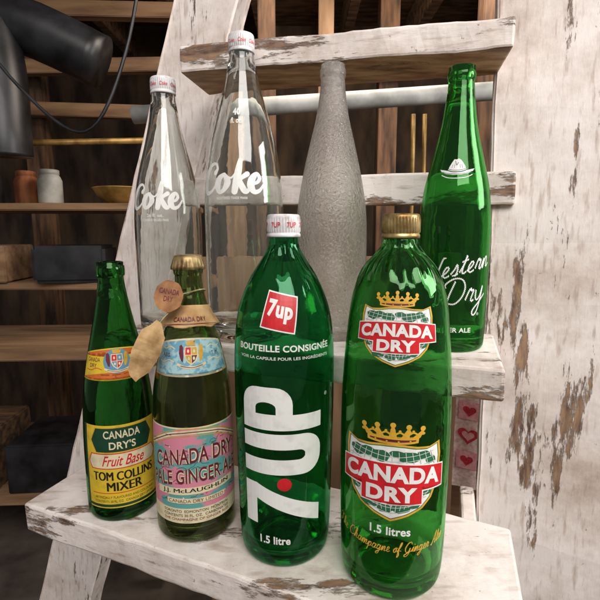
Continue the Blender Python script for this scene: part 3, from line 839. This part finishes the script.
# --- E : tall green bottle with rope script
E = Bottle('tall green glass bottle with white rope script, uncapped', 'bottle', (.1735, .5126, Z1),
  ctr([(.0, .0335), (.003, .0362), (.012, .0376), (.06, .0382), (.12, .0384), (.143, .0380), (.1765, .0345), (.209, .0270), (.241, .0195), (.2715, .0150), (.288, .0134)]),
  [(.0134, .290), (.0146, .2912), (.0148, .298), (.0136, .2992), (.0138, .3038)], G_WE, 0)
L = Art(E, 'lettering', .038)
def script(word, x, y, h, slope, glyphs):
    for ch in word:
        g = glyphs[ch]
        for st in g[1]:
            L.rope([(p[0], p[1]) for p in st], .0020, WHITE, 0, xf=lambda a, b: (x+(a+.22*b)*h, y+b*h+slope*(x+a*h)))
        x += g[0]*h
GL = {
 'W': (1.75, [[(-.1, 1.6), (.05, 1.9), (.25, 1.7), (.35, .6), (.5, .0), (.7, .6), (.85, 1.3), (.95, .5), (1.1, 0), (1.35, .8), (1.55, 1.8), (1.8, 1.7)]]),
 'e': (.75, [[(0, .2), (.3, .4), (.5, .75), (.3, .95), (.1, .5), (.25, .02), (.55, .05), (.75, .2)]]),
 's': (.7, [[(0, .2), (.25, .6), (.35, 1.0), (.5, .45), (.4, .02), (.12, .1)], [(.4, .02), (.7, .2)]]),
 't': (.6, [[(0, .2), (.25, .9), (.33, 1.6), (.2, .6), (.3, .02), (.6, .2)], [(.0, 1.1), (.55, 1.2)]]),
 'r': (.7, [[(0, .2), (.15, .9), (.3, 1.0), (.28, .8), (.5, .85), (.42, .2), (.55, .0), (.7, .2)]]),
 'n': (.95, [[(0, .2), (.15, .85), (.2, .5), (.15, .0), (.3, .7), (.5, .95), (.6, .6), (.6, .1), (.75, .0), (.98, .3)]]),
 'D': (1.6, [[(.55, 1.75), (.4, .9), (.3, .1), (.0, .0), (-.1, .25), (.3, .2), (.9, .05), (1.3, .5), (1.35, 1.2), (1.0, 1.8), (.4, 1.95), (-.1, 1.6), (.05, 1.25)]]),
 'y': (1.0, [[(0, .8), (.1, .2), (.3, .0), (.5, .3), (.6, .95), (.6, .2), (.5, -.8), (.25, -1.1), (.1, -.7), (.6, -.1), (1.0, .3)]]),
}
script('Western', -.0330, .0835, .0124, .26, GL)
script('Dry', -.010, .0525, .0150, .20, GL)
L.text('GINGER ALE', .001, .0255, .044, .0052, WHITE, 0, .02)
L.text('®', .031, .043, .003, .003, WHITE, 0)
hs = lambda pts: [(x*.84, .1965+(z-.1965)*.84) for x, z in pts]
L.poly(hs([(-.0265, .1955), (-.0235, .1925), (-.016, .1895), (-.006, .1880), (.006, .1880), (.016, .1895), (.0235, .1925), (.0265, .1955), (.0205, .1945), (.0140, .1932), (.0120, .1985), (.0085, .2035), (.0055, .2065), (.0020, .2080), (-.0015, .2068), (-.0050, .2072), (-.0085, .2030), (-.0115, .1985), (-.0140, .1932), (-.0205, .1945)][::-1]), WHITE, 0)
L.stroke(hs([(-.0135, .1938), (-.006, .1918), (.006, .1918), (.0135, .1938)]), .0009, DKGRN, 1)
L.stroke(hs([(-.0128, .1955), (-.006, .1938), (.006, .1938), (.0128, .1955)]), .0005, DKGRN, 1)
L.stroke(hs([(-.003, .2050), (-.0010, .2000), (.0015, .2030)]), .0007, DKGRN, 1)
for xx in (-.008, -.0045, .0045, .008):
    L.stroke(hs([(xx, .1965), (xx*.85, .2005)]), .0004, DKGRN, 1)
L.stroke(hs([(-.0215, .1920), (-.010, .1895), (.010, .1895), (.0215, .1920)]), .0004, DKGRN, 1)
L.stroke(hs([(-.022, .1880), (-.010, .1842), (.010, .1842), (.022, .1880)]), .0008, WHITE, 0)
L.done()

# ------------------------------------------------------------------ background
def simple_box(name, c, s, mat, rz=0, parent=None, bev=.004, rot=None):
    bm = bmesh.new(); bmesh.ops.create_cube(bm, size=1)
    for v in bm.verts: v.co = Vector((v.co.x*s[0], v.co.y*s[1], v.co.z*s[2]))
    bmesh.ops.bevel(bm, geom=bm.edges[:], offset=bev, segments=2, affect='EDGES')
    me = bpy.data.meshes.new(name); bm.to_mesh(me); bm.free(); me.materials.append(mat)
    o = bpy.data.objects.new(name, me); COL.objects.link(o)
    o.location = c; o.rotation_euler = rot if rot else (0, 0, rz)
    if parent: o.parent = parent
    return o
fl = mesh_obj('floor', [(-4, -2, -.95), (4, -2, -.95), (4, 3.2, -.95), (-4, 3.2, -.95)], [(0, 1, 2, 3)], [CONC], smooth=False); fl['kind'] = 'structure'
ce = mesh_obj('ceiling', [(-4, .85, 1.52), (-4, 3.2, 1.52), (4, 3.2, 1.52), (4, .85, 1.52)], [(0, 1, 2, 3)], [WOODB], smooth=False); ce['kind'] = 'structure'
wl = simple_box('plank_wall', (0, 2.9, .3), (7, .05, 2.7), DARKW); tag(wl, 'dark unpainted basement plank wall', 'wall')
for i, x in enumerate((-1.9, -1.45, -1.0, -.62, -.2, .25, .62, 1.05, 1.5, 2.0)):
    j = simple_box('ceiling_joist', (x, 1.9, 1.42), (.05, 2.0, .16), WOODB, bev=.003)
    tag(j, 'brown wooden ceiling joist', 'beam', 'ceiling joists')
for x, y, zz, m, w in ((-1.28, 2.3, .3, WOODV, .09), (-.32, 2.2, .3, WOODL, .12), (-.12, 1.75, .3, WOODV, .06), (.12, 2.25, .3, WOODL, .07), (.42, 2.3, .3, WOODV, .09), (.88, 1.35, .3, WOODR, .045), (.66, 1.7, .3, WOODV, .06)):
    j = simple_box('wooden_post', (x, y, zz+.0), (w, w, 2.42), m, bev=.003)
    tag(j, 'upright brown wooden post', 'post', 'basement posts')
for z, y, x0, x1, ry in ((1.22, 2.0, -2.2, -.5, .02), (1.05, 2.15, -2.2, .9, -.015), (.88, 2.2, -2.0, -.7, .03)):
    j = simple_box('cross_beam', ((x0+x1)/2, y, z), (x1-x0, .05, .06), WOODLX, bev=.003, rot=(0, ry, 0))
    tag(j, 'horizontal brown wooden cross beam', 'beam', 'cross beams')
p = tube('pipe', [(-.5, 1.42, .66), (.3, 1.40, .705), (1.4, 1.38, .77)], .026, PIPEW, ns=20, sm=2); tag(p, 'pale grey plastic pipe under the joists', 'pipe')
p = tube('duct', [(-2.0, 1.52, 1.16), (-1.2, 1.55, 1.03), (-.90, 1.56, .97), (-.66, 1.6, .87)], .085, BLK, ns=28, sm=5); tag(p, 'black metal stove duct', 'duct')
p = tube('duct', [(-.97, 1.52, .96), (-.94, 1.50, .80), (-.93, 1.48, .62), (-.93, 1.48, .55)], .075, BLK, ns=28, sm=5); tag(p, 'black metal duct dropping from the ceiling', 'duct')
p = tube('pipe', [(-1.7, 1.9, .66), (-.6, 1.9, .68)], .012, BRASS, ns=14, sm=1); tag(p, 'thin copper pipe below the duct', 'pipe')
p = tube('cable', [(-1.0, 1.35, 1.0), (-.80, 1.36, .72), (-.62, 1.36, .60), (-.50, 1.38, .82), (-.42, 1.4, 1.2)], .005, BLK, ns=10, sm=8); tag(p, 'black cable drooping from the joists', 'cable')
for x in (.30, .33):
    p = tube('brass_rod', [(x, 1.25, .62), (x+.004, 1.25, .40), (x, 1.25, .18)], .006, BRASS, ns=10, sm=2); tag(p, 'slim hanging brass rod', 'rod', 'hanging rods')
for z in (.12, .40):
    s = simple_box('storage_shelf', (-.95, 1.75, z), (1.1, .30, .025), WOODLX); tag(s, 'plain wooden storage shelf board', 'shelf', 'storage shelves')
bx = simple_box('storage_box', (-.83, 1.68, .20), (.24, .22, .13), BLK, .2, bev=.012); tag(bx, 'black plastic storage box on a wooden shelf', 'box')
p = lathe('metal_bowl', [(0, 0), (.05, 0), (.06, .006), (.09, .03), (.105, .055), (.108, .058), (.100, .060), (.085, .035), (.05, .012), (0, .010)], BRASS, 48); p.location = (-.66, 1.72, .414); tag(p, 'brassy metal bowl on a wooden shelf', 'bowl')
jarp = [(0, 0), (.038, 0), (.042, .006), (.042, .085), (.036, .10), (.032, .105), (.034, .107), (.034, .122), (.030, .124), (0, .124)]
for x, y, z, m, lb in ((-.92, 1.70, .414, PLAST, 'dull white tin can on a storage shelf'), (-1.03, 1.74, .414, WOODR, 'rusty brown tin can on a storage shelf'), (-1.14, 1.70, .414, BLK, 'dark paint tin on a storage shelf'), (-.60, 1.70, .134, PLAST, 'dull white tin can on a storage shelf')):
    p = lathe('tin_can', jarp, m, 40); p.location = (x, y, z); tag(p, lb, 'can', 'tins on the storage shelf')
bx = simple_box('cardboard_box', (-1.2, 1.68, .20), (.3, .22, .13), WOODLX, .1, bev=.004); tag(bx, 'brown cardboard box on a wooden shelf', 'box')
wb = empty('workbench', (-.95, 1.6, -.9), .05); tag(wb, 'rough brown workbench cluttered with boxes', 'table')
simple_box('bench_top', (0, 0, .82), (.95, .4, .04), WOODLX, parent=wb)
simple_box('lower_shelf', (0, 0, .30), (.90, .36, .03), WOODLX, parent=wb)
for x in (-.44, .44):
    for y in (-.16, .16):
        simple_box('leg', (x, y, .40), (.06, .05, .79), WOODV, parent=wb)
for x, z, sx_, sz_, m, lb in ((-1.20, -.48, .26, .22, WOODB, 'brown wooden crate under the workbench'), (-.90, -.50, .24, .18, BLK, 'black box under the workbench'), (-.64, -.46, .20, .26, PLAST, 'grubby white box under the workbench')):
    bx = simple_box('crate', (x, 1.58, z+.0), (sx_, .26, sz_), m, .08, bev=.006); tag(bx, lb, 'box')
bx = simple_box('plywood_sheet', (-.02, 1.15, -.30), (.46, .02, 1.1), WOODL, .05); tag(bx, 'brown plywood sheet leaning upright', 'board')
bx = simple_box('wooden_post', (.262, .80, -.2), (.05, .03, .95), WOODL, -.2, bev=.002); tag(bx, 'pale brown wooden post beside the cloth', 'post')
cl = empty('patterned_cloth', (.38, .85, .2), -.2); tag(cl, 'cream cloth with red hearts hanging behind the shelf', 'cloth')
V = []; Fc = []
nx, nz = 40, 30
for i in range(nx+1):
    for k in range(nz+1):
        x = -.11+.22*i/nx; z = -.41*k/nz
        V.append((x, .006*math.sin(x*70)+.004*math.sin(x*31+z*9), z))
for i in range(nx):
    for k in range(nz):
        a_ = i*(nz+1)+k; Fc.append((a_, a_+1, a_+nz+2, a_+nz+1))
mesh_obj('cloth_sheet', V, Fc, [CLOTH], parent=cl)
HV = []; HF = []; HM = []
for r_ in range(7):
    for c_ in range(5):
        cx = -.085+.043*c_; cz = -.03-.053*r_
        for (sc_, mi, off) in (((.019, 0, .0025), (.0115, 1, .0035)) if (r_+c_) % 2 == 0 else ((.019, 1, .0025), (.012, 0, .0035))):
            st = len(HV); n = 26
            if sc_ > .015 and (r_+c_) % 2:
                pts = [(-sc_, -sc_), (sc_, -sc_), (sc_, sc_), (-sc_, sc_)]
            else:
                pts = [(sc_*16*math.sin(t)**3/16, sc_*(13*math.cos(t)-5*math.cos(2*t)-2*math.cos(3*t)-math.cos(4*t))/16) for t in [6.2832*q/n for q in range(n)]]
            for a1, b1 in pts:
                x = cx+a1; z = cz+b1
                HV.append((x, .006*math.sin(x*70)+.004*math.sin(x*31+z*9)-off, z))
            HF.append(list(range(st, len(HV)))); HM.append(mi)
mesh_obj('heart_pattern', HV, HF, [CLOTHR, CLOTHP], HM, False, cl)
bx = simple_box('storage_chest', (.45, 1.0, -.56), (.55, .2, .70), WOODLX, -.25, bev=.006); tag(bx, 'plain wooden chest below the heart cloth', 'chest')

# ------------------------------------------------------------------ light
def area(name, loc, target, sx, sy, power, col):
    l = bpy.data.lights.new(name, 'AREA'); l.shape = 'RECTANGLE'; l.size = sx; l.size_y = sy
    l.energy = power; l.color = col
    o = bpy.data.objects.new(name, l); COL.objects.link(o); o.location = loc
    o.rotation_euler = (Vector(target)-Vector(loc)).to_track_quat('-Z', 'Y').to_euler()
    return o
area('window_light', (1.35, .20, .85), (0, .5, .25), .55, .65, 17, (1, .98, .96))
area('room_light', (.35, -1.3, 1.9), (0, .5, .2), 1.7, 1.2, 62, (1, .955, .92))
area('basement_light', (.3, 1.5, 1.30), (-.3, 2.4, .2), .8, .5, 17, (1, .86, .72))
w = bpy.data.worlds.new('World'); sc.world = w; w.use_nodes = True
w.node_tree.nodes['Background'].inputs[0].default_value = (1, .96, .93, 1)
w.node_tree.nodes['Background'].inputs[1].default_value = .21

cam = bpy.data.cameras.new('camera'); co = bpy.data.objects.new('camera', cam); COL.objects.link(co)
co.location = (0, 0, .31); co.rotation_euler = (math.radians(90-8.5), 0, 0)
cam.sensor_width = 36; cam.lens = 27; cam.clip_start = .02; cam.clip_end = 50
sc.camera = co
